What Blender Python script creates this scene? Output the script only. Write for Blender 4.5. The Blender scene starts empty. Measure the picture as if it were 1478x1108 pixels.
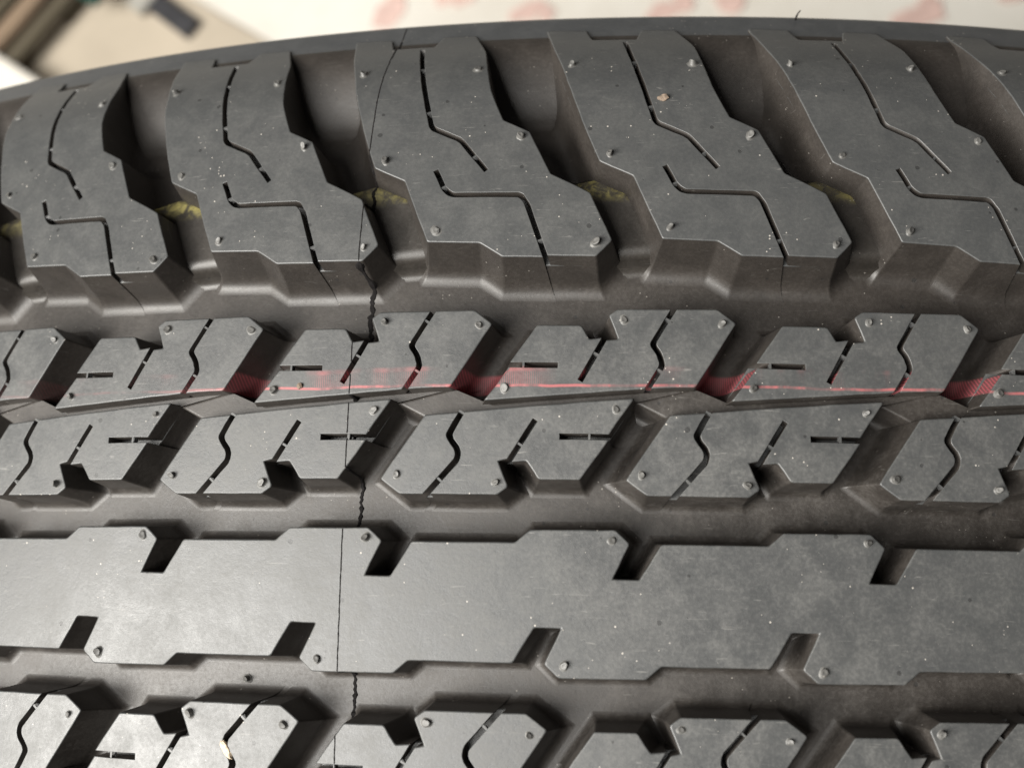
import bpy, math, random
import numpy as np
from mathutils import Matrix, Vector, noise
from mathutils.geometry import delaunay_2d_cdt
from mathutils.bvhtree import BVHTree
random.seed(7)
scene = bpy.context.scene
COL = scene.collection
R = 0.37                      # tyre radius, it stands upright on the floor
mm = 0.001

# ------------------------------------------------------------------ camera
cam = bpy.data.cameras.new('camera')
co = bpy.data.objects.new('camera', cam); COL.objects.link(co)
cam.sensor_width = 36.0
cam.lens = 1848.8 / 1478 * 36
co.matrix_world = Matrix(((0.996766, -0.005399, 0.080183, -0.00260602),
                          (0.018023, 0.987345, -0.157559, 0.00220951),
                          (-0.078318, 0.158494, 0.984249, 0.21006447 + 2 * R),
                          (0, 0, 0, 1)))
cam.clip_start = 0.01
cam.clip_end = 50
cam.dof.use_dof = True
cam.dof.focus_distance = 0.222
cam.dof.aperture_fstop = 15.0
scene.camera = co

# ------------------------------------------------------------------ world and lamps
world = bpy.data.worlds.new('World'); scene.world = world; world.use_nodes = True
bg = world.node_tree.nodes['Background']
bg.inputs[0].default_value = (0.50, 0.465, 0.45, 1)
bg.inputs[1].default_value = 0.10

def area(name, loc, target, size, size_y, power, color):
    l = bpy.data.lights.new(name, 'AREA'); l.shape = 'RECTANGLE'
    l.size = size; l.size_y = size_y; l.energy = power; l.color = color
    o = bpy.data.objects.new(name, l); COL.objects.link(o)
    o.location = loc
    d = Vector(target) - Vector(loc)
    o.rotation_euler = d.to_track_quat('-Z', 'Y').to_euler()
    return o
area('window_light', (-1.50, -0.45, 0.74 + 1.20), (0, 0, 0.74), .8, .9, 58, (1.0, 0.96, 0.89))
area('ceiling_light', (-0.95, -0.45, 0.74 + 1.36), (0.0, 0.0, 0.74), 1.35, 1.4, 86, (1.0, 0.975, 0.93))

scene.view_settings.view_transform = 'Standard'
scene.view_settings.look = 'None'
scene.view_settings.exposure = 0.0
scene.view_settings.gamma = 1.0

# ------------------------------------------------------------------ profile of the tyre
B0, B1, B2 = 0.5750163, 77.63766, 22.972675
_y = [2 * i for i in range(49)]
PY = [y for y in _y]
PZ = [-(B0 * (y * mm) ** 2 + B1 * (y * mm) ** 4 + B2 * max(y * mm - .09, 0) ** 2) * 1000 for y in _y]
PS = [float(y) for y in _y]
for s, y, z in ((98.0, 98, -14.08), (101.18, 100.5, -16.05), (104.48, 103.0, -18.2), (107.88, 105.5, -20.6), (111.34, 107.8, -23.1),
                (114.10, 110.1, -24.7), (117.80, 113.1, -26.9), (120.9, 114.6, -29.7), (124.2, 115.3, -33.0)):
    PY.append(y); PZ.append(z); PS.append(s)
PY, PZ, PS = PY[:48] + PY[49:], PZ[:48] + PZ[49:], PS[:48] + PS[49:]
PY = np.array(PY) * mm; PZ = np.array(PZ) * mm; PS = np.array(PS)
# smooth tangent angle along s
_ang = np.arctan2(np.gradient(PZ, PS), np.gradient(PY, PS))
def profile(s):
    a = np.abs(s); sg = np.where(np.asarray(s) < 0, -1.0, 1.0)
    y = np.interp(a, PS, PY); z = np.interp(a, PS, PZ); an = np.interp(a, PS, _ang)
    return y * sg, z, -np.sin(an) * sg, np.cos(an)

def map3(u, s, d):
    """u, s, d in millimetres -> position (tyre centre at origin) and surface normal"""
    u = np.asarray(u, float); s = np.asarray(s, float); d = np.asarray(d, float)
    y, z, ny, nr = profile(s)
    th = u * mm / R
    r = R + z - d * mm * nr
    P = np.stack([r * np.sin(th), y - d * mm * ny, r * np.cos(th)], -1)
    N = np.stack([nr * np.sin(th), ny, nr * np.cos(th)], -1)
    Tu = np.stack([np.cos(th), 0 * th, -np.sin(th)], -1)
    Ts = np.stack([-ny * np.sin(th), nr, -ny * np.cos(th)], -1)
    return P, N, Tu, Ts

PITCH = 41.4
UM = [-126.65, -85.12, -43.66, -2.44, 38.78, 80.04]          # where the pitches really sit
def U(i):
    if i < 0: return UM[0] + i * PITCH
    if i > 5: return UM[5] + (i - 5) * PITCH
    return UM[i]
def warp(un):
    """nominal u (pitch*i + u) -> real u"""
    ks = list(range(-9, 15))
    return np.interp(un, [k * PITCH for k in ks], [U(k) for k in ks])
I0, I1 = -5, 10                                                # pitches that carry tread blocks

# ------------------------------------------------------------------ materials
def nodes(name):
    m = bpy.data.materials.new(name); m.use_nodes = True
    nt = m.node_tree; nt.nodes.clear()
    out = nt.nodes.new('ShaderNodeOutputMaterial'); b = nt.nodes.new('ShaderNodeBsdfPrincipled')
    nt.links.new(b.outputs[0], out.inputs[0])
    return m, nt, b
class NB:
    def __init__(s, nt): s.nt = nt
    def n(s, t, **k):
        x = s.nt.nodes.new(t)
        for a, v in k.items(): setattr(x, a, v)
        return x
    def l(s, a, b): s.nt.links.new(a, b)
    def put(s, sock, v):
        if hasattr(v, 'is_output') or isinstance(v, bpy.types.NodeSocket): s.l(v, sock)
        else: sock.default_value = v
    def math(s, op, a, b=0.0, c=None, clamp=False):
        x = s.n('ShaderNodeMath', operation=op); x.use_clamp = clamp
        s.put(x.inputs[0], a); s.put(x.inputs[1], b)
        if c is not None: s.put(x.inputs[2], c)
        return x.outputs[0]
    def mix(s, f, a, b):
        x = s.n('ShaderNodeMix', data_type='RGBA')
        s.put(x.inputs[0], f); s.put(x.inputs[6], a); s.put(x.inputs[7], b)
        return x.outputs[2]
    def noise(s, vec, scale, detail=4, rough=0.6, dist=0.0):
        x = s.n('ShaderNodeTexNoise'); s.l(vec, x.inputs['Vector'])
        x.inputs['Scale'].default_value = scale; x.inputs['Detail'].default_value = detail
        x.inputs['Roughness'].default_value = rough; x.inputs['Distortion'].default_value = dist
        return x.outputs[0]
    def ramp(s, f, lo, hi, a=0.0, b=1.0):
        x = s.n('ShaderNodeMapRange'); x.clamp = True; x.interpolation_type = 'SMOOTHSTEP'
        s.put(x.inputs[0], f)
        x.inputs[1].default_value = lo; x.inputs[2].default_value = hi
        x.inputs[3].default_value = a; x.inputs[4].default_value = b
        return x.outputs[0]
    def vscale(s, vec, sc):
        x = s.n('ShaderNodeVectorMath', operation='MULTIPLY'); s.l(vec, x.inputs[0]); x.inputs[1].default_value = sc
        return x.outputs[0]
def V4(*c): return (c[0], c[1], c[2], 1.0)

tyre = bpy.data.objects.new('tyre', None); COL.objects.link(tyre)
tyre['label'] = 'black rubber tyre standing upright, new tread with pink ink line and mould nubs'
tyre['category'] = 'tyre'

def rubber(name, base, base2, dust, pink=True, rough=0.43, yellow=False, grooves=False):
    m, nt, b = nodes(name); g = NB(nt)
    tc = g.n('ShaderNodeTexCoord'); tc.object = tyre
    P = tc.outputs['Object']
    sp = g.n('ShaderNodeSeparateXYZ'); g.l(P, sp.inputs[0])
    X, Y = sp.outputs[0], sp.outputs[1]
    big = g.noise(P, 28, 3, .6); mid = g.noise(P, 160, 5, .65, .4); fine = g.noise(P, 1500, 4, .7)
    micro = g.noise(P, 5200, 2, .6)
    c = g.mix(g.math('ADD', g.math('MULTIPLY', g.ramp(mid, .35, .68), .6), g.math('MULTIPLY', g.ramp(fine, .35, .65), .35)), V4(*base), V4(*base2))
    # dusty bloom in patches, smears
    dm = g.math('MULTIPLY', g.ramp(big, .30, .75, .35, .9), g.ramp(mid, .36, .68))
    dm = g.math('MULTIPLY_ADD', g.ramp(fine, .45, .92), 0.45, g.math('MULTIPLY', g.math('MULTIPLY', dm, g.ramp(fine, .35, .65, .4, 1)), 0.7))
    dm = g.math('MULTIPLY', dm, g.ramp(Y, .015, .075, 1.0, .22))  # patches get weaker towards the upper shoulder
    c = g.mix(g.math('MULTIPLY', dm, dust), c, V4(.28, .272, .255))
    # light specks of grit
    def specks(scale, thr, dens_lo, dens_hi):
        v = g.n('ShaderNodeTexVoronoi'); v.feature = 'F1'; g.l(P, v.inputs['Vector']); v.inputs['Scale'].default_value = scale
        sc = g.n('ShaderNodeSeparateColor'); g.l(v.outputs['Color'], sc.inputs[0])
        t = g.math('MULTIPLY', g.math('MULTIPLY', sc.outputs[0], sc.outputs[0]), thr)
        on = g.math('LESS_THAN', v.outputs['Distance'], t)
        keep = g.math('GREATER_THAN', g.math('ADD', sc.outputs[1], g.math('MULTIPLY', g.ramp(g.noise(P, 95, 3, .6), .42, .68), .30)), dens_lo)
        return g.math('MULTIPLY', on, keep)
    s1 = specks(640, .13, 1.17, 0); s2 = specks(1700, .30, 1.05, 0)
    sp_ = g.math('MULTIPLY', g.math('MAXIMUM', s1, s2), (.35 if (grooves or yellow) else .45 if not pink else 1.0))
    c = g.mix(g.math('MULTIPLY', sp_, .7), c, V4(.42, .39, .35))
    # fine scuffs
    rot = g.n('ShaderNodeMapping'); g.l(P, rot.inputs[0]); rot.inputs['Rotation'].default_value = (.0, .0, .7); rot.inputs['Scale'].default_value = (1, 9, 1)
    sc1 = g.ramp(g.noise(rot.outputs[0], 260, 3, .55, .8), .66, .76)
    rot2 = g.n('ShaderNodeMapping'); g.l(P, rot2.inputs[0]); rot2.inputs['Rotation'].default_value = (.0, .0, -.25); rot2.inputs['Scale'].default_value = (1, 14, 1)
    sc2 = g.ramp(g.noise(rot2.outputs[0], 170, 3, .55, .6), .68, .78)
    scf = g.math('MULTIPLY', g.math('MAXIMUM', sc1, sc2), .22 if pink and not grooves else .08)
    c = g.mix(scf, c, V4(.30, .29, .27))
    # dark pits
    s3 = g.n('ShaderNodeTexVoronoi'); g.l(P, s3.inputs['Vector']); s3.inputs['Scale'].default_value = 420
    scx = g.n('ShaderNodeSeparateColor'); g.l(s3.outputs['Color'], scx.inputs[0])
    pit = g.math('MULTIPLY', g.math('LESS_THAN', s3.outputs['Distance'], g.math('MULTIPLY', scx.outputs[1], .2)), g.math('GREATER_THAN', scx.outputs[0], .86))
    c = g.mix(g.math('MULTIPLY', pit, .6), c, V4(.012, .012, .012))
    if pink:
        # ink line and hatched ink band printed round the tyre
        wob = g.noise(g.vscale(P, (1, 0, 0)), 45, 3, .6)
        yy = g.math('ADD', Y, g.math('MULTIPLY', g.math('SUBTRACT', wob, .5), .0018))
        line = g.ramp(g.math('ABSOLUTE', g.math('SUBTRACT', yy, .0358)), .00010, .00034, 1, 0)
        brk = g.ramp(g.noise(g.vscale(P, (1, .2, 0)), 75, 5, .7), .42, .56)
        line = g.math('MULTIPLY', line, g.math('MULTIPLY_ADD', brk, .85, .15))
        inb = g.math('MULTIPLY', g.ramp(yy, .0355, .0359), g.ramp(yy, .0385, .0392, 1, 0))
        wv = g.n('ShaderNodeTexWave', wave_type='BANDS', bands_direction='X'); g.l(g.vscale(P, (1, .03, .3)), wv.inputs['Vector'])
        wv.inputs['Scale'].default_value = 900; wv.inputs['Distortion'].default_value = 1.2; wv.inputs['Detail'].default_value = 2
        hat = g.ramp(wv.outputs[1], .45, .9)
        patch = g.ramp(g.noise(g.vscale(P, (1, .35, 0)), 42, 4, .65), .50, .64)
        band = g.math('MULTIPLY', inb, g.math('MULTIPLY', patch, g.math('MULTIPLY_ADD', hat, .26, .05)))
        if grooves:
            band = g.math('MULTIPLY', inb, g.math('MULTIPLY_ADD', hat, .35, .24)); line = g.math('MULTIPLY', line, 1.0)
        edge = g.ramp(g.math('ABSOLUTE', g.math('SUBTRACT', yy, .0386)), .0001, .0007, .38, 0)
        edge = g.math('MULTIPLY', edge, patch)
        ink = g.math('MAXIMUM', g.math('MAXIMUM', g.math('MULTIPLY', line, .56), band), edge)
        # the ink runs out towards the left of the tread
        ink = g.math('MULTIPLY', ink, g.ramp(X, -.088, -.062, .14, 1))
        c = g.mix(g.math('MULTIPLY', ink, .85), c, V4(.50, .12, .125) if not grooves else V4(.44, .09, .11))
    if yellow:
        ym = g.math('MULTIPLY', g.ramp(Y, .0700, .0728), g.ramp(Y, .0734, .0760, 1, 0))
        ym = g.math('MULTIPLY', ym, g.ramp(g.noise(P, 360, 5, .7, .6), .40, .62, .05, .9))
        ym = g.math('MULTIPLY', ym, g.ramp(g.noise(P, 70, 2, .5), .38, .56, .35, 1))
        c = g.mix(ym, c, V4(.23, .20, .068))
    g.l(c, b.inputs['Base Color'])
    rr = g.math('MULTIPLY_ADD', mid, .30 if pink and not grooves else .10, rough - (.15 if pink and not grooves else .05))
    rr = g.math('MULTIPLY_ADD', g.math('SUBTRACT', fine, .5), .18, rr)
    rr = g.math('MULTIPLY_ADD', dm, .15, rr)
    g.l(rr, b.inputs['Roughness'])
    b.inputs['Specular IOR Level'].default_value = .5
    bp = g.n('ShaderNodeBump'); bp.inputs['Strength'].default_value = .55; bp.inputs['Distance'].default_value = .00006
    h = g.math('ADD', g.math('MULTIPLY', fine, .7), g.math('MULTIPLY', micro, .35))
    h = g.math('ADD', h, g.math('MULTIPLY', sp_, 1.2))
    h = g.math('SUBTRACT', h, g.math('MULTIPLY', pit, .9))
    h = g.math('ADD', h, g.math('MULTIPLY', mid, 1.6))
    g.l(h, bp.inputs['Height']); g.l(bp.outputs[0], b.inputs['Normal'])
    return m
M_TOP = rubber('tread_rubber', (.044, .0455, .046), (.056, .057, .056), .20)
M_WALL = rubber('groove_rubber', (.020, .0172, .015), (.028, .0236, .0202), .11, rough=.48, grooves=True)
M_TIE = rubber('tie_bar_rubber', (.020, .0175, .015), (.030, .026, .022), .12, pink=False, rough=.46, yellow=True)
M_SIDE = rubber('sidewall_rubber', (.040, .042, .044), (.052, .054, .056), .14, pink=False, rough=.40)
M_NUB = rubber('nub_rubber', (.062, .061, .058), (.10, .098, .092), .30, pink=False, rough=.50)
def plain(name, col, rough=.6, var=.3, scale=30, metallic=0.0):
    m, nt, b = nodes(name); g = NB(nt)
    tc = g.n('ShaderNodeTexCoord'); P = tc.outputs['Object']
    n = g.noise(P, scale, 5, .6)
    g.l(g.mix(g.ramp(n, .3, .7), V4(*[c * (1 - var) for c in col]), V4(*col)), b.inputs['Base Color'])
    b.inputs['Roughness'].default_value = rough; b.inputs['Metallic'].default_value = metallic
    bp = g.n('ShaderNodeBump'); bp.inputs['Strength'].default_value = .3; bp.inputs['Distance'].default_value = .001
    g.l(n, bp.inputs['Height']); g.l(bp.outputs[0], b.inputs['Normal'])
    return m
M_SEAM = plain('seam_rubber', (.008, .007, .007), .8, .3, 900)
M_SEAM.node_tree.nodes['Principled BSDF'].inputs['Specular IOR Level'].default_value = .12

# ------------------------------------------------------------------ outline tools
def intersect(p, d, q, e):
    c = d[0] * e[1] - d[1] * e[0]
    if abs(c) < 1e-9: return None
    w = (q[0] - p[0], q[1] - p[1])
    t = (w[0] * e[1] - w[1] * e[0]) / c
    return np.array([p[0] + d[0] * t, p[1] + d[1] * t])

class Outline:
    """closed polygon; every edge has its own wall width and kind ('wall', 'slit', 'cut')"""
    def __init__(s, pts, step=3.0):
        # pts: (u, s, width of the wall of the edge that starts here, kind, corner radius)
        s.P = np.array([(p[0], p[1]) for p in pts], float)
        s.w = [p[2] for p in pts]; s.kind = [p[3] for p in pts]; s.rad = [p[4] for p in pts]
        n = len(s.P); s.n = n; s.jit = None
        E = np.roll(s.P, -1, 0) - s.P; L = np.hypot(E[:, 0], E[:, 1])
        s.nsub = [max(0, int(L[i] / step)) for i in range(n)]
    def corners(s, offs):
        n = s.n; P = s.P
        E = np.roll(P, -1, 0) - P; L = np.hypot(E[:, 0], E[:, 1]); D = E / L[:, None]
        N = np.stack([D[:, 1], -D[:, 0]], 1)
        out = np.empty_like(P)
        for i in range(n):
            j = (i - 1) % n
            cr = D[j][0] * D[i][1] - D[j][1] * D[i][0]
            a = (offs[i] + offs[j]) / 2
            if abs(cr) < 0.12 and D[j] @ D[i] > 0:
                out[i] = P[i] + (N[i] + N[j]) / 2 * a
            else:
                q = intersect(P[j] + N[j] * offs[j], D[j], P[i] + N[i] * offs[i], D[i])
                v = q - P[i]; lim = 2.2 * max(abs(offs[i]), abs(offs[j]), 1e-6)
                l = np.hypot(*v)
                if l > lim: v *= lim / l
                out[i] = P[i] + v
        return out
    def ring(s, offs):
        C = s.corners(offs); n = s.n; out = []; tag = []; cid = []
        Ln = [np.hypot(*(C[(i + 1) % n] - C[i])) for i in range(n)]
        ent = []
        for i in range(n):
            j = (i - 1) % n
            t = min(s.rad[i], .42 * Ln[i], .42 * Ln[j])
            a = C[i] + (C[j] - C[i]) / max(Ln[j], 1e-9) * t; b = C[i] + (C[(i + 1) % n] - C[i]) / max(Ln[i], 1e-9) * t
            ent.append((a, b, C[i]))
        for i in range(n):
            a, b, c = ent[i]
            if s.rad[i] <= 0:
                out.append(c); tag.append(i); cid.append(i)
            else:
                k = 4 if s.rad[i] > .6 else 2
                for q in range(k + 1):
                    t = q / k
                    out.append(a * (1 - t) ** 2 + c * 2 * t * (1 - t) + b * t * t)
                    tag.append(i if q == k else -1); cid.append(i)
            b2 = b; a2 = ent[(i + 1) % n][0]
            if s.rad[i] <= 0: b2 = c
            if s.rad[(i + 1) % n] <= 0: a2 = ent[(i + 1) % n][2]
            for q in range(1, s.nsub[i] + 1):
                t = q / (s.nsub[i] + 1); out.append(b2 * (1 - t) + a2 * t); tag.append(i); cid.append(-1)
        out = np.array(out); s.cid = cid
        if s.jit is None:
            s.jit = np.array([[noise.noise(Vector((p[0] * 1.1, p[1] * 1.1, 3.3))) + .5 * noise.noise(Vector((p[0] * 3.1, p[1] * 3.1, 8.3))), noise.noise(Vector((p[0] * 1.1, p[1] * 1.1, 13.3)))] for p in out]) * .075
            for k, t in enumerate(tag):
                if t >= 0 and (s.kind[t] == 'cut' or s.rad[t] <= 0): s.jit[k] = 0
        out = out + s.jit
        # tag[k] = edge that the segment k -> k+1 belongs to (-1 = corner arc)
        return out, tag

def in_poly(pts, poly):
    x, y = pts[:, 0], pts[:, 1]; r = np.zeros(len(pts), bool)
    px, py = poly[:, 0], poly[:, 1]; qx, qy = np.roll(px, -1), np.roll(py, -1)
    for i in range(len(poly)):
        c = (py[i] > y) != (qy[i] > y)
        with np.errstate(divide='ignore', invalid='ignore'):
            xi = (qx[i] - px[i]) * (y - py[i]) / (qy[i] - py[i]) + px[i]
        r ^= c & (x < xi)
    return r
def dist_poly(pts, poly):
    a = poly; b = np.roll(poly, -1, 0); d = np.full(len(pts), 1e9)
    for i in range(len(a)):
        e = b[i] - a[i]; l2 = e @ e + 1e-12
        t = np.clip(((pts - a[i]) @ e) / l2, 0, 1)
        q = pts - (a[i] + t[:, None] * e)
        d = np.minimum(d, np.hypot(q[:, 0], q[:, 1]))
    return d

class Mesh:
    def __init__(s): s.v = []; s.nm = []; s.f = []; s.mi = []; s.cnt = 0
    def add(s, P, N):
        k = s.cnt; s.v.append(P); s.nm.append(N); s.cnt += len(P); return k
    def face(s, f, m=0): s.f.append(tuple(int(a) for a in f)); s.mi.append(m)
    def arrays(s): return np.concatenate(s.v), np.concatenate(s.nm)
    def build(s, name, mats):
        V, N = s.arrays()
        me = bpy.data.meshes.new(name)
        me.from_pydata([tuple(v) for v in V], [], s.f)
        for m in mats: me.materials.append(m)
        me.polygons.foreach_set('material_index', s.mi)
        me.polygons.foreach_set('use_smooth', [True] * len(s.f))
        me.validate(clean_customdata=False)
        N = N / np.maximum(np.linalg.norm(N, axis=1), 1e-9)[:, None]
        if len(me.vertices) == len(N):
            me.normals_split_custom_set_from_vertices([tuple(n) for n in N])
        return me

def depth_at(s):
    a = np.abs(s)
    return 9.5 + 2.0 * np.clip((a - 62) / 8, 0, 1)
def block(parts, holes=(), depth=9.5, top=0.0, bevel=.28, grid=4.0, warpf=None, core=(), core_top=2.6, mesh=None, ties=()):
    """parts: list of Outline (tops of one block, split by through sipes); holes: list of (Outline)"""
    M = mesh or Mesh()
    W = (lambda u: u) if warpf is None else warpf
    def emit(uv, d, nout, kout, kup):
        P, N, Tu, Ts = map3(W(uv[:, 0]), uv[:, 1], np.full(len(uv), d) if np.isscalar(d) else d)
        if nout is None: return M.add(P, N)
        n = nout[:, :1] * Tu + nout[:, 1:] * Ts
        return M.add(P, n * kout + N * kup)
    jobs = [(o, top, 0.0) for o in parts] + [(o, core_top, -.015) for o in core]
    for oi, (o, top, shrink) in enumerate(jobs):
        big = max(o.w) > 1.9 and np.abs(o.P[:, 1]).max() > 80          # the shoulder blocks have wide soft fillets
        hs_ = (3.3, 2.0, 1.0, .28) if big else (2.0, 1.15, .52, .15)
        k_ = 1.75 if big else 1.0
        def offs(base_wall, base_slit, f):
            out = []
            for q, (w, k) in enumerate(zip(o.w, o.kind)):
                if k == 'cut': out.append(0.0)
                elif k == 'slit': out.append(base_slit)
                else:
                    ff = .8 * (top - .15) / (float(depth_at(o.P[q, 1])) - hs_[0] - .15) if f == 'core' else f
                    out.append(base_wall + ff * w + shrink)
            return out
        f0 = 'core' if shrink else 0
        rings = [(offs(-bevel, -.10, f0), top, 0, 1),
                 (offs(-bevel * .3, -.03, f0), top + bevel * .10, .6, .8),
                 (offs(0, 0, f0), top + bevel * .55, 1, .25),
                 (offs(0, 0, .80), -hs_[0], 1, .20),
                 (offs(.14 * k_, 0, .90), -hs_[1], .92, .38),
                 (offs(.42 * k_, 0, 1.0), -hs_[2], .71, .71),
                 (offs(.85 * k_, 0, 1.0), -hs_[3], .38, .92),
                 (offs(1.5 * k_, 0, 1.0), -9999, .05, 1)]
        rr = []
        tag = None
        hs = [h for h in holes if shrink == 0 and in_poly(h.P[:1], o.P)[0]]
        for k, (of, d, ko, ku) in enumerate(rings):
            uv, tag = o.ring(of)
            e = np.roll(uv, -1, 0) - np.roll(uv, 1, 0); nn = np.stack([e[:, 1], -e[:, 0]], 1)
            nn /= np.maximum(np.hypot(nn[:, 0], nn[:, 1]), 1e-9)[:, None]
            if k >= 2:
                for q, ci in enumerate(o.cid):
                    if ci < 0: continue
                    ka, kb = o.kind[ci - 1], o.kind[ci]
                    if {ka, kb} == {'wall', 'slit'}:
                        e0 = (ci - 1) % o.n if ka == 'wall' else ci
                        dd = o.P[(e0 + 1) % o.n] - o.P[e0]; dd = dd / np.hypot(*dd)
                        nn[q] = (dd[1], -dd[0])
            if warpf is not None:
                for q, t in enumerate(tag):
                    if (t >= 0 and o.rad[t] <= 0 and (q == 0 or tag[q - 1] != t)): nn[q] = (0, 1 if uv[q][1] > 0 else -1)
            if d < 0: d = depth_at(uv[:, 1]) + (d if d > -99 else .03)
            rr.append((uv, d, nn, ko, ku))
        # top face
        ring0 = rr[0][0]; hr0 = []
        pts = [ring0]; edges = [(i, (i + 1) % len(ring0)) for i in range(len(ring0))]; base = len(ring0)
        hrings = []
        for h in hs:
            L = []
            for of, d, ko, ku in (([.10] * h.n, top, 0, 1), ([0] * h.n, top + .10, 1, .5), ([0] * h.n, top + 6.0, 1, 0)):
                uv, ht = h.ring(of)
                e = np.roll(uv, -1, 0) - np.roll(uv, 1, 0); nn = -np.stack([e[:, 1], -e[:, 0]], 1)
                nn /= np.maximum(np.hypot(nn[:, 0], nn[:, 1]), 1e-9)[:, None]
                L.append((uv, d, nn, ko, ku))
            hrings.append(L); q = L[0][0]
            pts.append(q); edges += [(base + i, base + (i + 1) % len(q)) for i in range(len(q))]; base += len(q)
        lo = ring0.min(0); hi = ring0.max(0)
        gx, gy = np.meshgrid(np.arange(lo[0], hi[0], grid), np.arange(lo[1], hi[1], grid))
        gp = np.stack([gx.ravel() + .37 * ((np.round((gy.ravel() - lo[1]) / grid)) % 2) * grid, gy.ravel()], 1)
        ok = in_poly(gp, ring0) & (dist_poly(gp, ring0) > .8)
        for L in hrings: ok &= ~in_poly(gp, L[0][0]) & (dist_poly(gp, L[0][0]) > .6)
        pts.append(gp[ok]); A = np.concatenate(pts)
        vo, eo, fo, ov, oe, of_ = delaunay_2d_cdt([Vector(p) for p in A], edges, [], 0, 1e-6, True)
        vo = np.array([tuple(v) for v in vo])
        cen = np.array([vo[list(f)].mean(0) for f in fo])
        keep = in_poly(cen, ring0)
        for L in hrings: keep &= ~in_poly(cen, L[0][0])
        k0 = emit(vo, top, None, 0, 1)
        inv = {}
        for k, lst in enumerate(ov):
            for a in lst: inv[a] = k
        for f, kp in zip(fo, keep):
            if not kp: continue
            a, b, c = [vo[i] for i in f[:3]]
            ar = (b[0] - a[0]) * (c[1] - a[1]) - (b[1] - a[1]) * (c[0] - a[0])
            if abs(ar) < 1e-7: continue
            M.face([k0 + i for i in (f if ar > 0 else f[::-1])], 0)
        prev = [k0 + inv[i] for i in range(len(ring0))]
        n = len(ring0)
        for k in range(1, len(rr)):
            uv, d, nn, ko, ku = rr[k]
            st = emit(uv, d, nn, ko, ku); cur = [st + i for i in range(n)]
            for i in range(n):
                j = (i + 1) % n
                if tag[i] >= 0 and o.kind[tag[i]] == 'cut': continue
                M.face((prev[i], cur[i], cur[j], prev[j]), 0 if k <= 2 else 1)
            prev = cur
        base = len(ring0)
        for L in hrings:
            n = len(L[0][0]); prev = [k0 + inv[base + i] for i in range(n)]; base += n
            for k in (1, 2):
                uv, d, nn, ko, ku = L[k]
                st = emit(uv, d, nn, ko, ku); cur = [st + i for i in range(n)]
                for i in range(n):
                    j = (i + 1) % n
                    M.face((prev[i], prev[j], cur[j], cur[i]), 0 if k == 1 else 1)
                prev = cur
    # little vent ties bridging the sipes
    for (u, s_, dx, dy, wd) in ties:
        l = math.hypot(dx, dy); dx /= l; dy /= l
        q = np.array([(u + dx * a * .17 - dy * b * wd * .62, s_ + dy * a * .17 + dx * b * wd * .62) for a, b in ((-1, -1), (1, -1), (1, 1), (-1, 1))])
        st = emit(q, .22, None, 0, 1); st2 = emit(q, 1.6, None, 0, 1)
        M.face((st, st + 1, st + 2, st + 3), 0)
        for i in range(4):
            j = (i + 1) % 4; M.face((st + i, st2 + i, st2 + j, st + j), 0)
    return M

def slot(poly, w):
    """outline polygon (CCW) round a polyline of width w"""
    P = [np.array(p, float) for p in poly]; L = []; Rr = []
    for i, p in enumerate(P):
        if i == 0: d = P[1] - p
        elif i == len(P) - 1: d = p - P[-2]
        else:
            a = (p - P[i - 1]); b = (P[i + 1] - p); d = a / np.hypot(*a) + b / np.hypot(*b)
        d = d / np.hypot(*d); nrm = np.array([-d[1], d[0]])
        k = 1.0
        if 0 < i < len(P) - 1:
            a = (p - P[i - 1]); a /= np.hypot(*a); k = 1 / max(.6, abs(a[0] * d[0] + a[1] * d[1]))
        L.append(p + nrm * w / 2 * k); Rr.append(p - nrm * w / 2 * k)
    return L, Rr
def hole(poly, w, r=.8):
    L, Rr = slot(poly, w)
    pts = Rr + L[::-1]
    n = len(poly)
    rad = [.15 if i in (0, n - 1, n, 2 * n - 1) else r for i in range(2 * n)]
    return Outline([(p[0], p[1], 0, 'slit', rad[i]) for i, p in enumerate(pts)], 2.5)
def notch(poly, w, r=.8, wend=0.0):
    """vertices of a slit cut in from the outline: enter along the right-hand bank, come back"""
    L, Rr = slot(poly, w); out = []
    n = len(poly)
    # travelling CCW round the block with the block on the left, the slit is entered with its own left bank ... first
    for i, p in enumerate(L): out.append((p[0], p[1], 0, 'slit', r if 0 < i < n - 1 else .05))
    for i, p in enumerate(Rr[::-1]): out.append((p[0], p[1], 0, 'slit', r if 0 < i < n - 1 else .05))
    return out
def V(u, s, w=1.0, kind='wall', r=.35): return (u, s, w, kind, r)

# ------------------------------------------------------------------ the tread pieces (one pitch, millimetres)
SW = .92
sip1 = [(1.3, 106.6), (2.4, 101), (3.7, 95.6), (6.9, 84.2), (12.5, 81.5), (17.7, 75.1)]
sip2 = [(8.4, 75.5), (10.3, 71.6), (11.7, 70.5), (24.2, 70.2), (25.3, 68.6), (28.7, 58.6)]
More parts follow.
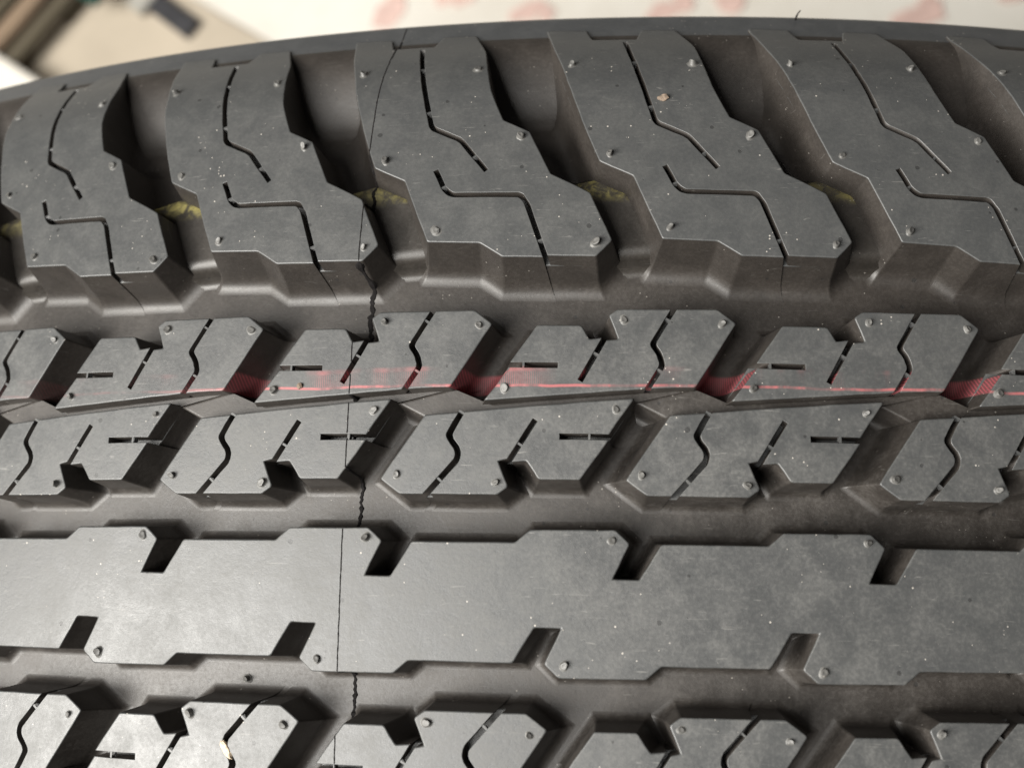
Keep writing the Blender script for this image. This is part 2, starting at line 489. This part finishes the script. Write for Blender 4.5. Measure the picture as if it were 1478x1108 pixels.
# the lower sipe runs out through the bottom edge
S_out = [V(7.8, 61.6, 2.3), V(17.2, 61.25, 2.3), V(21.3, 58.6, 2.3)]
nt_ = notch([(28.9, 58.55)] + sip2[-2::-1], SW)
nt_[-1] = nt_[-1][:2] + (2.3, 'wall', .05)
S_core = list(S_out); S_out += nt_
S_tail = [V(37.7, 58.5, 1.8), V(40.4, 61.4, .9), V(36.5, 70.4, .8), V(29.4, 74.2, .9), V(25.2, 82.8, 1.2), V(20.2, 85.4, 1.2),
          V(17.5, 91.8, 1.2, r=1.5), V(15.9, 98.5, 1.2, r=1.5), V(14.9, 104.2, .8, r=.8), V(11.6, 112.2, .5), V(4.6, 112.3, .5),
          V(3.5, 107.7, .5), V(-5.2, 107.8, .5), V(-6.6, 112.4, .5), V(-14.8, 112.8, .6), V(-12.7, 104, 1.6, r=1.5), V(-9.3, 93, 1.9, r=1.5),
          V(-5.9, 83.2, 1.9, r=1.5), V(-3.2, 76.4, 1.6), V(2.8, 73.5, 2.3)]
def tie_pts(poly, fr, w):
    P = [np.array(p, float) for p in poly]; seg = [np.hypot(*(P[i + 1] - P[i])) for i in range(len(P) - 1)]; T = sum(seg); out = []
    for f in fr:
        t = f * T
        for i, l in enumerate(seg):
            if t <= l:
                d = (P[i + 1] - P[i]) / l; q = P[i] + d * t; out.append((q[0], q[1], d[0], d[1], w)); break
            t -= l
    return out
S_out += S_tail; S_core += S_tail
mesh_S = block([Outline(S_out)], core=[Outline(S_core)], holes= [hole(sip1, SW)], ties=tie_pts(sip1, (.22, .52, .9), SW) + tie_pts(sip2, (.12, .9), SW)).build('shoulder_block', [M_TOP, M_WALL])

m1 = [(5.0, 34.9), (7.75, 39.3), (7.2, 41.3), (6.0, 42.9), (9.9, 49.4)]
m1L, m1R = slot(m1, .92)
def bank(L, kind='slit', last=None, r=.9):
    out = [(p[0], p[1], 0, kind, r if 0 < i < len(L) - 1 else .05) for i, p in enumerate(L)]
    if last is not None: out[-1] = out[-1][:2] + (last, 'wall', .05)
    return out
def fix(L, s0, s1):            # clip the ends of a bank to the block edge heights
    L = [np.array(p) for p in L]
    for k, kk, s_ in ((0, 1, s0), (-1, -2, s1)):
        d = L[k] - L[kk]; t = (s_ - L[kk][1]) / d[1]; L[k] = L[kk] + d * t
    return L
m1L = fix(m1L, 35.25, 48.98); m1R = fix(m1R, 35.35, 48.99)
M_left = [V(-22.2, 33.25, .3)] + bank(m1L, last=.5) + [V(.1, 49.0, .5), V(-1.3, 47.9, 1.9), V(.3, 43.75, .2)]
M_left += notch([(-2.0, 43.8), (-6.0, 36.6)], .92)[:-1] + [notch([(-2.0, 43.8), (-6.0, 36.6)], .92)[-1][:2] + (.2, 'wall', .05)]
M_left += [V(-4.5, 43.8, .9), V(-5.9, 46.2, .5), V(-13.4, 46.35, 2.0)]
q = notch([(-17.9, 39.4), (-9.8, 39.3)], .92); q[-1] = q[-1][:2] + (2.0, 'wall', .05)
M_left += q
M_right = bank(m1R[::-1], last=.3) + [V(13.2, 35.6, .5), V(20.1, 46.6, .5), V(17.0, 49.0, .6)]
M_core = [V(-22.2, 33.25, .3), V(13.2, 35.6, .5), V(20.1, 46.6, .5), V(17.0, 49.0, .5), V(.1, 49.0, .5), V(-1.3, 47.9, 1.9), V(.3, 43.75, .2),
          V(-4.5, 43.8, .9), V(-5.9, 46.2, .5), V(-13.4, 46.35, 2.0)]
mesh_M = block([Outline(M_left), Outline(M_right)], core=[Outline(M_core)], core_top=4.0, ties=tie_pts(m1, (.25, .85), .92) + tie_pts([(-2.0, 43.8), (-6.0, 36.6)], (.35,), .92) + tie_pts([(-17.9, 39.4), (-9.8, 39.3)], (.28,), .92)).build('inner_block', [M_TOP, M_WALL])

n1 = [(-31.7, 17.3), (-26.4, 23.3), (-26.3, 24.9), (-28.1, 27.4), (-25.7, 31.6)]
n1L, n1R = slot(n1, .98)
n1L = fix(n1L, 17.5, 31.36); n1R = fix(n1R, 17.5, 31.46)
N_left = [V(-39.6, 20.0, .8), V(-36.1, 17.5, .8)] + bank(n1L, last=.3) + [V(-32.2, 30.9, 2.1)]
N_right = bank(n1R[::-1], last=.8) + [V(-19.4, 17.5, .7), V(-17.7, 18.8, 1.0), V(-19.5, 23.05, .2)]
q = notch([(-17.6, 23.15), (-13.4, 30.0)], .92); q[-1] = q[-1][:2] + (.2, 'wall', .05)
N_right += q + [V(-14.8, 23.15, 1.8), V(-12.7, 20.0, .8), V(-5.8, 20.0, .5)]
q = notch([(-1.1, 27.15), (-9.3, 27.2)], .98); q[-1] = q[-1][:2] + (.5, 'wall', .05)
N_right += q + [V(3.1, 33.72, .3)]
N_core = [V(-39.6, 20.0, .8), V(-36.1, 17.5, .6), V(-19.4, 17.5, .7), V(-17.7, 18.8, 1.0), V(-19.5, 23.05, .2), V(-14.8, 23.15, 1.8),
          V(-12.7, 20.0, .8), V(-5.8, 20.0, .5), V(3.1, 33.72, .3), V(-32.2, 30.9, 2.1)]
mesh_N = block([Outline(N_left), Outline(N_right)], core=[Outline(N_core)], core_top=4.0, ties=tie_pts(n1, (.2, .98), .98) + tie_pts([(-17.6, 23.15), (-13.4, 30.0)], (.4,), .92) + tie_pts([(-1.1, 27.15), (-9.3, 27.2)], (.4,), .98)).build('middle_block', [M_TOP, M_WALL])

# tie bar in the shoulder groove, and the raised floor of the narrow groove between the two inner rows
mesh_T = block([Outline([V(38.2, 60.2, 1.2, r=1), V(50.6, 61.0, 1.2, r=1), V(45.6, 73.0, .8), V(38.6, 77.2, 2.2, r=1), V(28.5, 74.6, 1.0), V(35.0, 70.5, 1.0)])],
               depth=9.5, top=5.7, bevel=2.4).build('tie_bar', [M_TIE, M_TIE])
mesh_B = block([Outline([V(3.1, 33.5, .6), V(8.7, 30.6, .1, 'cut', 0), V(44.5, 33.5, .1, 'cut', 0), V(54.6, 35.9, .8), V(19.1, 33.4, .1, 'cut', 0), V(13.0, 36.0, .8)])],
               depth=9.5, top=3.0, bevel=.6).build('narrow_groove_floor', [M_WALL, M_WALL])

# centre rib: one continuous piece
chain = [(-16.5, 9.7, .6), (-14.1, 11.8, .6), (0.0, 11.9, .9), (2.4, 9.75, .5), (-.35, 4.0, .3), (4.0, 3.95, 1.2), (7.5, 9.7, .6)]
top = [(16.2, 9.7, .6)] + [(c[0], c[1], chain[k - 1][2] if k else .6) for k, c in reversed(list(enumerate(chain)))]
P_pts = [V(16.2, 9.7, .6, 'wall', 0)]
for k in range(6, -1, -1):
    wdt = chain[k - 1][2] if k > 0 else .6
    P_pts.append(V(chain[k][0], chain[k][1], wdt))
P_pts.append(V(-25.2, 9.7, 0, 'cut', 0))
P_pts.append(V(-25.2, -9.7, .6, 'wall', 0))
for k in range(6, -1, -1):
    wdt = chain[k - 1][2] if k > 0 else .6
    P_pts.append(V(-9 - chain[k][0], -chain[k][1], wdt))
P_pts.append(V(16.2, -9.7, 0, 'cut', 0))
rib = Mesh()
for i in range(I0, I1 + 1):
    pp = [(a[0] + i * PITCH,) + a[1:] for a in P_pts]
    block([Outline(pp)], warpf=warp, mesh=rib)
mesh_P = rib.build('centre_rib', [M_TOP, M_WALL])

# ------------------------------------------------------------------ assembling
CEN = Matrix.Translation((0, 0, R))
def link(name, me, parent, mat):
    o = bpy.data.objects.new(name, me); COL.objects.link(o)
    o.parent = parent; o.matrix_local = mat
    return o
def rotU(u): return Matrix.Rotation(u * mm / R, 4, 'Y')
FLIP = rotU(-4.5) @ Matrix.Rotation(math.pi, 4, 'Z') @ rotU(4.5)

def casing():
    M = Mesh(); prof = []
    def depth(s):
        a = abs(s)
        if a < 62: return 9.5
        if a < 70: return 9.5 + 2.0 * (a - 62) / 8
        if a < 92: return 11.5
        if a > 111.5: return .38
        t = (a - 92) / 19.5; t = t * t * (3 - 2 * t)
        return 11.5 * (1 - t) + .38 * t
    for s in np.concatenate([np.arange(0, 60, 6), np.arange(60, 72, 2), np.arange(72, 84, 4), np.arange(84, 112, 1.0), np.arange(112, 124.3, .6)]):
        y, z, ny, nr = profile(float(s)); d = depth(s) * mm
        if s > 112.9: d = .38 * mm * (1 - min(1, (s - 112.9) / 8) * .0)
        prof.append((float(y - d * ny), float(R + z - d * nr)))
    for y, z in ((115.5, -36), (115.9, -40), (116.6, -47), (117.5, -58), (120.5, -72), (122.8, -88), (123, -104), (120.5, -122), (115, -138), (108, -150), (103, -158), (101, -166), (97, -170), (91, -168), (88, -160), (96, -146), (108, -120), (110, -90), (104, -60), (95, -38), (70, -26), (40, -20), (0, -19)):
        prof.append((y * mm, R + z * mm))
    n = len(prof); full = [(-y, r) for y, r in prof[::-1]][:-1] + prof
    nseg = 720; ns = len(full)
    th = np.arange(nseg) * 2 * math.pi / nseg
    yy = np.array([p[0] for p in full]); rr = np.array([p[1] for p in full])
    dy = np.gradient(yy); dr = np.gradient(rr)
    V_ = np.stack([np.outer(np.sin(th), rr), np.outer(np.ones(nseg), yy), np.outer(np.cos(th), rr)], -1).reshape(-1, 3)
    me = bpy.data.meshes.new('casing'); fs = []
    for i in range(nseg):
        a = i * ns; b = ((i + 1) % nseg) * ns
        for k in range(ns - 1): fs.append((a + k, b + k, b + k + 1, a + k + 1))
    me.from_pydata([tuple(v) for v in V_], [], fs)
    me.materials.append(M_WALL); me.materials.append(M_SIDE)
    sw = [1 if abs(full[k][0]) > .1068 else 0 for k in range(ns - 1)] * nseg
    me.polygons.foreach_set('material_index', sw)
    me.polygons.foreach_set('use_smooth', [True] * len(fs))
    return me
casing_o = link('casing', casing(), tyre, CEN)
link('centre_rib', mesh_P, tyre, CEN)

# nubs: the cut stubs of the mould vents
def nub_mesh(seed):
    rn = random.Random(seed); n = 14; M = Mesh(); rings = []
    tilt = rn.uniform(-.45, .45); t2 = rn.uniform(-.45, .45)
    prof = [(1.05, -.05), (.80, .03), (.66, .12), (.62, .52 + rn.uniform(-.1, .15)), (.52, .66), (.30, .62), (.0, .56)]
    vs = []; fs = []
    for r, z in prof[:-1]:
        for k in range(n):
            a = 2 * math.pi * k / n
            rr = r * (1 + .13 * math.sin(2 * a + seed) + .07 * math.sin(3 * a + 2 * seed) + rn.uniform(-.06, .06))
            x = rr * math.cos(a); y = rr * math.sin(a)
            zz = z + (x * tilt + y * t2) * (1 if z > .3 else 0)
            vs.append((x * mm, y * mm, zz * mm))
    vs.append((0, 0, prof[-1][1] * mm))
    for j in range(len(prof) - 2):
        for k in range(n):
            k2 = (k + 1) % n
            fs.append((j * n + k, j * n + k2, (j + 1) * n + k2, (j + 1) * n + k))
    b = (len(prof) - 2) * n
    for k in range(n): fs.append((b + k, b + (k + 1) % n, len(vs) - 1))
    me = bpy.data.meshes.new('rubber_nub'); me.from_pydata(vs, [], fs); me.materials.append(M_NUB)
    me.polygons.foreach_set('use_smooth', [True] * len(fs))
    me.set_sharp_from_angle(angle=math.radians(50))
    return me
NUBS = [nub_mesh(k) for k in range(6)]
rn = random.Random(3)
def add_nubs(parent, lst):
    for u, s in lst:
        u += rn.uniform(-.15, .15); s += rn.uniform(-.15, .15)
        P, N, Tu, Ts = map3(u, s, 0.0)
        X = Vector(Tu); Y = Vector(Ts); Z = Vector(N)
        m = Matrix((X, Y, Z)).transposed().to_4x4()
        k = rn.uniform(.72, 1.10)
        m = Matrix.Translation(Vector(P)) @ m @ Matrix.Rotation(rn.uniform(0, 6.28), 4, 'Z') @ Matrix.Diagonal((k, k, rn.uniform(.45, 1.5), 1))
        link('rubber_nub', rn.choice(NUBS), parent, m)
nub_S = [(23.7, 81.5), (-1.4, 77.8), (9.3, 63.6), (37.6, 60.9), (14.3, 97.4), (-8.7, 97.6)]
nub_Mm = [(17.8, 46.4), (1.2, 47.2), (-18.6, 35.5)]
nub_N = [(0.0, 31.7), (-19.7, 19.5), (-36.8, 20.8)]
nub_P = [(-.5, 10.3), (-8.0, -10.0)]
rib_o = [o for o in tyre.children if o.name == 'centre_rib'][0]
world_geo = []
for i in range(I0, I1 + 1):
    for half in (0, 1):
        base = CEN @ rotU(U(i)) @ (FLIP if half else Matrix.Identity(4))
        for name, me, nubs in (('shoulder_block', mesh_S, nub_S), ('inner_block', mesh_M, nub_Mm), ('middle_block', mesh_N, nub_N),
                               ('tie_bar', mesh_T, ()), ('narrow_groove_floor', mesh_B, ())):
            o = link(name, me, tyre, base)
            world_geo.append((o, i, base))
            if half == 0 and -1 <= i <= 6 or half == 1 and name in ('middle_block', 'inner_block') and -1 <= i <= 6:
                add_nubs(o, nubs)
    if -1 <= i <= 6:
        add_nubs(rib_o, [(float(warp(i * PITCH + u)), s) for u, s in nub_P])

# ------------------------------------------------------------------ mould seam: a ragged flash line across the tread
UP = -48.22
def seam():
    vs = []; fs = []
    def push(me, mat):
        k = len(vs)
        n = len(me.vertices); co_ = np.empty(n * 3); me.vertices.foreach_get('co', co_); co_ = co_.reshape(-1, 3)
        m = np.array(mat); w = co_ @ m[:3, :3].T + m[:3, 3]
        vs.extend(w.tolist()); fs.extend([tuple(k + a for a in p.vertices) for p in me.polygons])
    push(casing_o.data, CEN); push(mesh_P, CEN)
    for o, i, b in world_geo:
        if -1 <= i <= 4: push(o.data, b)
    bv = BVHTree.FromPolygons(vs, fs)
    path = []
    rs = random.Random(5)
    def cast(s, wob):
        P, N, Tu, Ts = map3(UP + wob, s, 0.0)
        o = Vector(P) + Vector((0, 0, R)) + Vector(N) * .004
        h = bv.ray_cast(o, -Vector(N), .03)
        return (h[0], Vector(N), Vector(Tu), (h[0] - o).length - .004) if h[0] else None
    s = -31.0; wob = 0
    while s < 118:
        wobf = .07 * (noise.noise(Vector((s * .5, 3, 1))))
        r = cast(s, wobf)
        if r:
            dep = r[3] / mm
            jag = (1.0 * noise.noise(Vector((s * .33, 9, 2))) + .22 * noise.noise(Vector((s * 1.7, 4, 2)))) * min(1, dep / 3) if dep > .5 else 0
            path.append((r[0], r[1], r[2], dep, s, wobf, jag))
        s += .18
    V_ = []; F_ = []
    for k, (p, n, t, dep, s, wb, jag) in enumerate(path):
        a = path[max(0, k - 1)][0]; b = path[min(len(path) - 1, k + 1)][0]
        tang = (b - a).normalized(); up = t.cross(tang); up = up if up.dot(n) > 0 else -up
        nz = noise.noise(Vector((s * 1.3, 0, 5)))
        if dep > .5: w = (.26 + .40 * max(0, nz + .30)) * mm * (1.45 if 47 < s < 62 else 1.0); h = (.12 + .25 * max(0, nz)) * mm
        else: w = (.17 + .07 * nz) * mm; h = .03 * mm
        if s > 103.5 and s < 112: w = (.30 + .25 * nz) * mm
        c = p + t * jag * mm
        V_ += [c - t * w - up * .05 * mm, c - t * w * .5 + up * h, c + t * w * .5 + up * h, c + t * w - up * .05 * mm]
        if k:
            q = (k - 1) * 4
            for j in range(3): F_.append((q + j, q + j + 1, q + 5 + j, q + 4 + j))
    me = bpy.data.meshes.new('mould_seam'); me.from_pydata(V_, [], F_); me.materials.append(M_SEAM)
    o = link('mould_seam', me, tyre, Matrix.Identity(4))
    o['label'] = 'ragged dark mould seam running across the tread'
seam()

# a thin rubber whisker standing on the shoulder
def whisker():
    P, N, Tu, Ts = map3(34.5, 117.0, 0.3)
    b = Vector(P) + Vector((0, 0, R)); n = Vector(N); t = Vector(Tu); vs = []; fs = []
    L = 9
    for k in range(L):
        f = k / (L - 1); c = b + n * (.0019 * f) + t * (.0007 * f * f); r = .00022 * (1 - .35 * f)
        for j in range(8):
            a = j * math.pi / 4; vs.append(c + t * r * math.cos(a) + Vector(Ts) * r * math.sin(a))
    for k in range(L - 1):
        for j in range(8): fs.append((k * 8 + j, k * 8 + (j + 1) % 8, k * 8 + 8 + (j + 1) % 8, k * 8 + 8 + j))
    fs.append(tuple((L - 1) * 8 + j for j in range(8)))
    me = bpy.data.meshes.new('rubber_whisker'); me.from_pydata(vs, [], fs); me.materials.append(M_SEAM)
    link('rubber_whisker', me, tyre, Matrix.Identity(4))
whisker()

# ------------------------------------------------------------------ small stone wedged in a sipe
def rock(name, loc, size, mat, seed):
    import bmesh
    bm = bmesh.new(); bmesh.ops.create_icosphere(bm, subdivisions=3, radius=1)
    for v in bm.verts:
        k = 1 + .35 * noise.noise(v.co * 1.3 + Vector((seed, 0, 0))) + .15 * noise.noise(v.co * 3.5 + Vector((0, seed, 0)))
        v.co = Vector((v.co.x * size[0], v.co.y * size[1], v.co.z * size[2])) * k
    me = bpy.data.meshes.new(name); bm.to_mesh(me); bm.free(); me.materials.append(mat)
    o = bpy.data.objects.new(name, me); COL.objects.link(o); o.location = loc
    return o
M_STONE = plain('stone', (.62, .50, .36), .7, .45, 900)
P, N, Tu, Ts = map3(-67.6, -25.3, .35)
st = rock('pebble', Vector(P) + Vector((0, 0, R)), (.0008, .0017, .0007), M_STONE, 2.3)
st.rotation_euler = (0, -.18, .5)
st['label'] = 'tiny tan pebble wedged in a wavy sipe at the lower left'; st['category'] = 'pebble'

# ------------------------------------------------------------------ floor
def floor_mat():
    m, nt, b = nodes('pale_floor'); g = NB(nt)
    tc = g.n('ShaderNodeTexCoord'); P = tc.outputs['Object']
    n = g.noise(P, 5, 4, .6); n2 = g.noise(P, 60, 4, .6)
    c = g.mix(g.ramp(n, .35, .65), V4(.53, .50, .445), V4(.60, .58, .53))
    c = g.mix(g.math('MULTIPLY', g.ramp(n2, .5, .8), .25), c, V4(.44, .40, .34))
    g.l(c, b.inputs['Base Color']); b.inputs['Roughness'].default_value = .55
    return m
me = bpy.data.meshes.new('floor')
me.from_pydata([(-6, -6, 0), (6, -6, 0), (6, 6, 0), (-6, 6, 0)], [], [(0, 1, 2, 3)]); me.materials.append(floor_mat())
floor = bpy.data.objects.new('floor', me); COL.objects.link(floor); floor['kind'] = 'structure'

M_PINK = plain('pink_paint', (.60, .43, .38), .6, .25, 60)
def blob(loc, sx, sy, rot, seed):
    n = 40; vs = []; z0 = .0006; z1 = .0013 + (seed * .00005)
    for k in range(n):
        a = 2 * math.pi * k / n
        r = 1 + .5 * noise.noise(Vector((math.cos(a) * 1.3, math.sin(a) * 1.3, seed)))
        vs.append((sx * r * math.cos(a), sy * r * math.sin(a), z1))
    vs += [(x * 1.03, y * 1.03, z0 - .0008) for x, y, z in vs]
    fs = [tuple(range(n))] + [(k, n + k, n + (k + 1) % n, (k + 1) % n) for k in range(n)]
    me = bpy.data.meshes.new('paint_mark'); me.from_pydata(vs, [], fs); me.materials.append(M_PINK)
    o = bpy.data.objects.new('paint_mark', me); COL.objects.link(o); o.parent = floor
    o.location = (loc[0], loc[1], 0); o.rotation_euler = (0, 0, rot)
for k, (x, y, sx, sy, ro) in enumerate(((-.185, .450, .012, .009, .7), (-.178, .463, .008, .010, .3), (-.14, .466, .008, .007, 0), (-.126, .464, .010, .007, .2), (-.072, .452, .013, .008, .4), (-.058, .450, .006, .007, .2),
                                        (.032, .449, .014, .006, .3), (.049, .457, .008, .008, .5), (.084, .458, .011, .010, 0), (.229, .441, .020, .008, .2), (.236, .450, .010, .009, .5), (.299, .458, .010, .006, .1),
                                        (.15, .52, .015, .010, .5), (-.02, .53, .02, .01, .9), (-.25, .54, .012, .012, .1), (.4, .50, .02, .012, .4))):
    blob((x, y), sx, sy, ro, k * 3.1)

# ------------------------------------------------------------------ things lying on the floor behind
def box_mesh(name, L, W_, H_, mat, bev=.002):
    import bmesh
    bm = bmesh.new(); bmesh.ops.create_cube(bm, size=1)
    for v in bm.verts: v.co = Vector((v.co.x * L, v.co.y * W_, v.co.z * H_ + H_ / 2))
    bmesh.ops.bevel(bm, geom=bm.edges[:], offset=bev, segments=2, affect='EDGES')
    me = bpy.data.meshes.new(name); bm.to_mesh(me); bm.free(); me.materials.append(mat)
    return me
def wood_mat(name, col):
    m, nt, b = nodes(name); g = NB(nt)
    tc = g.n('ShaderNodeTexCoord'); P = g.vscale(tc.outputs['Object'], (2, 30, 30))
    n = g.noise(P, 4, 5, .6, .5)
    g.l(g.mix(g.ramp(n, .3, .7), V4(*[c * .6 for c in col]), V4(*col)), b.inputs['Base Color']); b.inputs['Roughness'].default_value = .7
    return m
M_WOOD = wood_mat('weathered_wood', (.22, .155, .10)); M_WOOD2 = wood_mat('dark_wood', (.075, .06, .035))
M_GREEN = plain('green_plastic', (.012, .06, .045), .4, .3, 20)
M_WHITE = plain('white_card', (.60, .57, .51), .6, .06, 20)
M_STEEL = plain('dark_steel', (.05, .05, .055), .45, .4, 60, .3)
M_GREY = plain('grey_steel', (.30, .29, .26), .5, .2, 60)
def thing(name, label, cat, loc, rz):
    o = bpy.data.objects.new(name, None); COL.objects.link(o); o.location = loc; o.rotation_euler = (0, 0, rz)
    o['label'] = label; o['category'] = cat
    return o
ang = math.atan2(.07, .055)
pal = thing('wooden_pallet', 'brown slatted wooden pallet lying at the upper left beyond the tyre', 'pallet', (-.491, .385, .003), ang)
for k, (off, w, mt) in enumerate(((.0, .012, M_WOOD2), (.020, .014, M_WOOD), (.037, .010, M_WOOD2), (.056, .018, M_WOOD), (.078, .012, M_WOOD2), (.100, .02, M_WOOD))):
    o = bpy.data.objects.new('slat', box_mesh('slat', .50, w, .012, mt)); COL.objects.link(o); o.parent = pal; o.location = (.25, off + .006, .012)
for x in (.09, .26, .43):
    o = bpy.data.objects.new('bearer', box_mesh('bearer', .03, .10, .012, M_WOOD2)); COL.objects.link(o); o.parent = pal; o.location = (x, .05, 0)
gs = bpy.data.objects.new('strap', box_mesh('strap', .03, .10, .006, M_GREEN, .001)); COL.objects.link(gs)
gs.location = (-.446, .487, .0275); gs.rotation_euler = (0, 0, ang + .1)
gs['label'] = 'dark green plastic strap lying across the wooden pallet'; gs['category'] = 'strap'
wb = bpy.data.objects.new('box', box_mesh('box', .16, .09, .03, M_WHITE)); COL.objects.link(wb)
wb.location = (-.494, .360, .003); wb.rotation_euler = (0, 0, -.56)
wb['label'] = 'flat white box at the far left edge beside the wooden pallet'; wb['category'] = 'box'
bar = thing('steel_frame', 'dark steel angle bar frame lying on the pale floor', 'frame', (-.340, .437, .003), 2.5)
for nm, L, w, x, y, rz in (('rail', .26, .016, .13, 0, 0), ('crossbar', .12, .016, .050, -.045, math.pi / 2)):
    o = bpy.data.objects.new(nm, box_mesh(nm, L, w, .008, M_STEEL if nm == 'rail' else M_GREY, .001)); COL.objects.link(o); o.parent = bar
    o.location = (x, y, 0 if nm == 'rail' else .0015); o.rotation_euler = (0, 0, rz)

M_FLOOR_SHADE = plain('floor_shade_beige', (.40, .345, .27), .75, .18, 9)
cs = bpy.data.objects.new('cardboard_sheet', box_mesh('cardboard_sheet', .62, .40, .003, M_FLOOR_SHADE, .0006)); COL.objects.link(cs)
cs.location = (-.455, .300, 0); cs.rotation_euler = (0, 0, -.535)  # added sheet: its darker beige stands in for shade on the floor
cs['label'] = 'added beige sheet standing in for the shaded floor under the pallet and white box'; cs['category'] = 'shade sheet'

M_CRUMB = plain('crumb_rubber', (.20, .15, .11), .8, .5, 1500)
# loose crumbs and grains lying on the tread
for u, s_, sz, lab in ((5.8, 89.2, (.0010, .0006, .0004), 'tan rubber crumb lying on a shoulder block near the top centre'),
                       (-57.3, 36.1, (.0005, .0005, .0004), 'pale grit grain beside the pink ink line, left of centre')):
    P, N, Tu, Ts = map3(u, s_, -.25)
    cr = rock('crumb', Vector(P) + Vector((0, 0, R)), sz, M_CRUMB, s_)
    cr['label'] = lab; cr['category'] = 'crumb'
P, N, Tu, Ts = map3(-68.8, -14.3, 9.3)
m = Matrix((Vector(Tu), Vector(Ts), Vector(N))).transposed().to_4x4()
link('rubber_nub', NUBS[2], casing_o, Matrix.Translation(Vector(P)) @ m @ Matrix.Diagonal((.8, .8, 1.2, 1)))
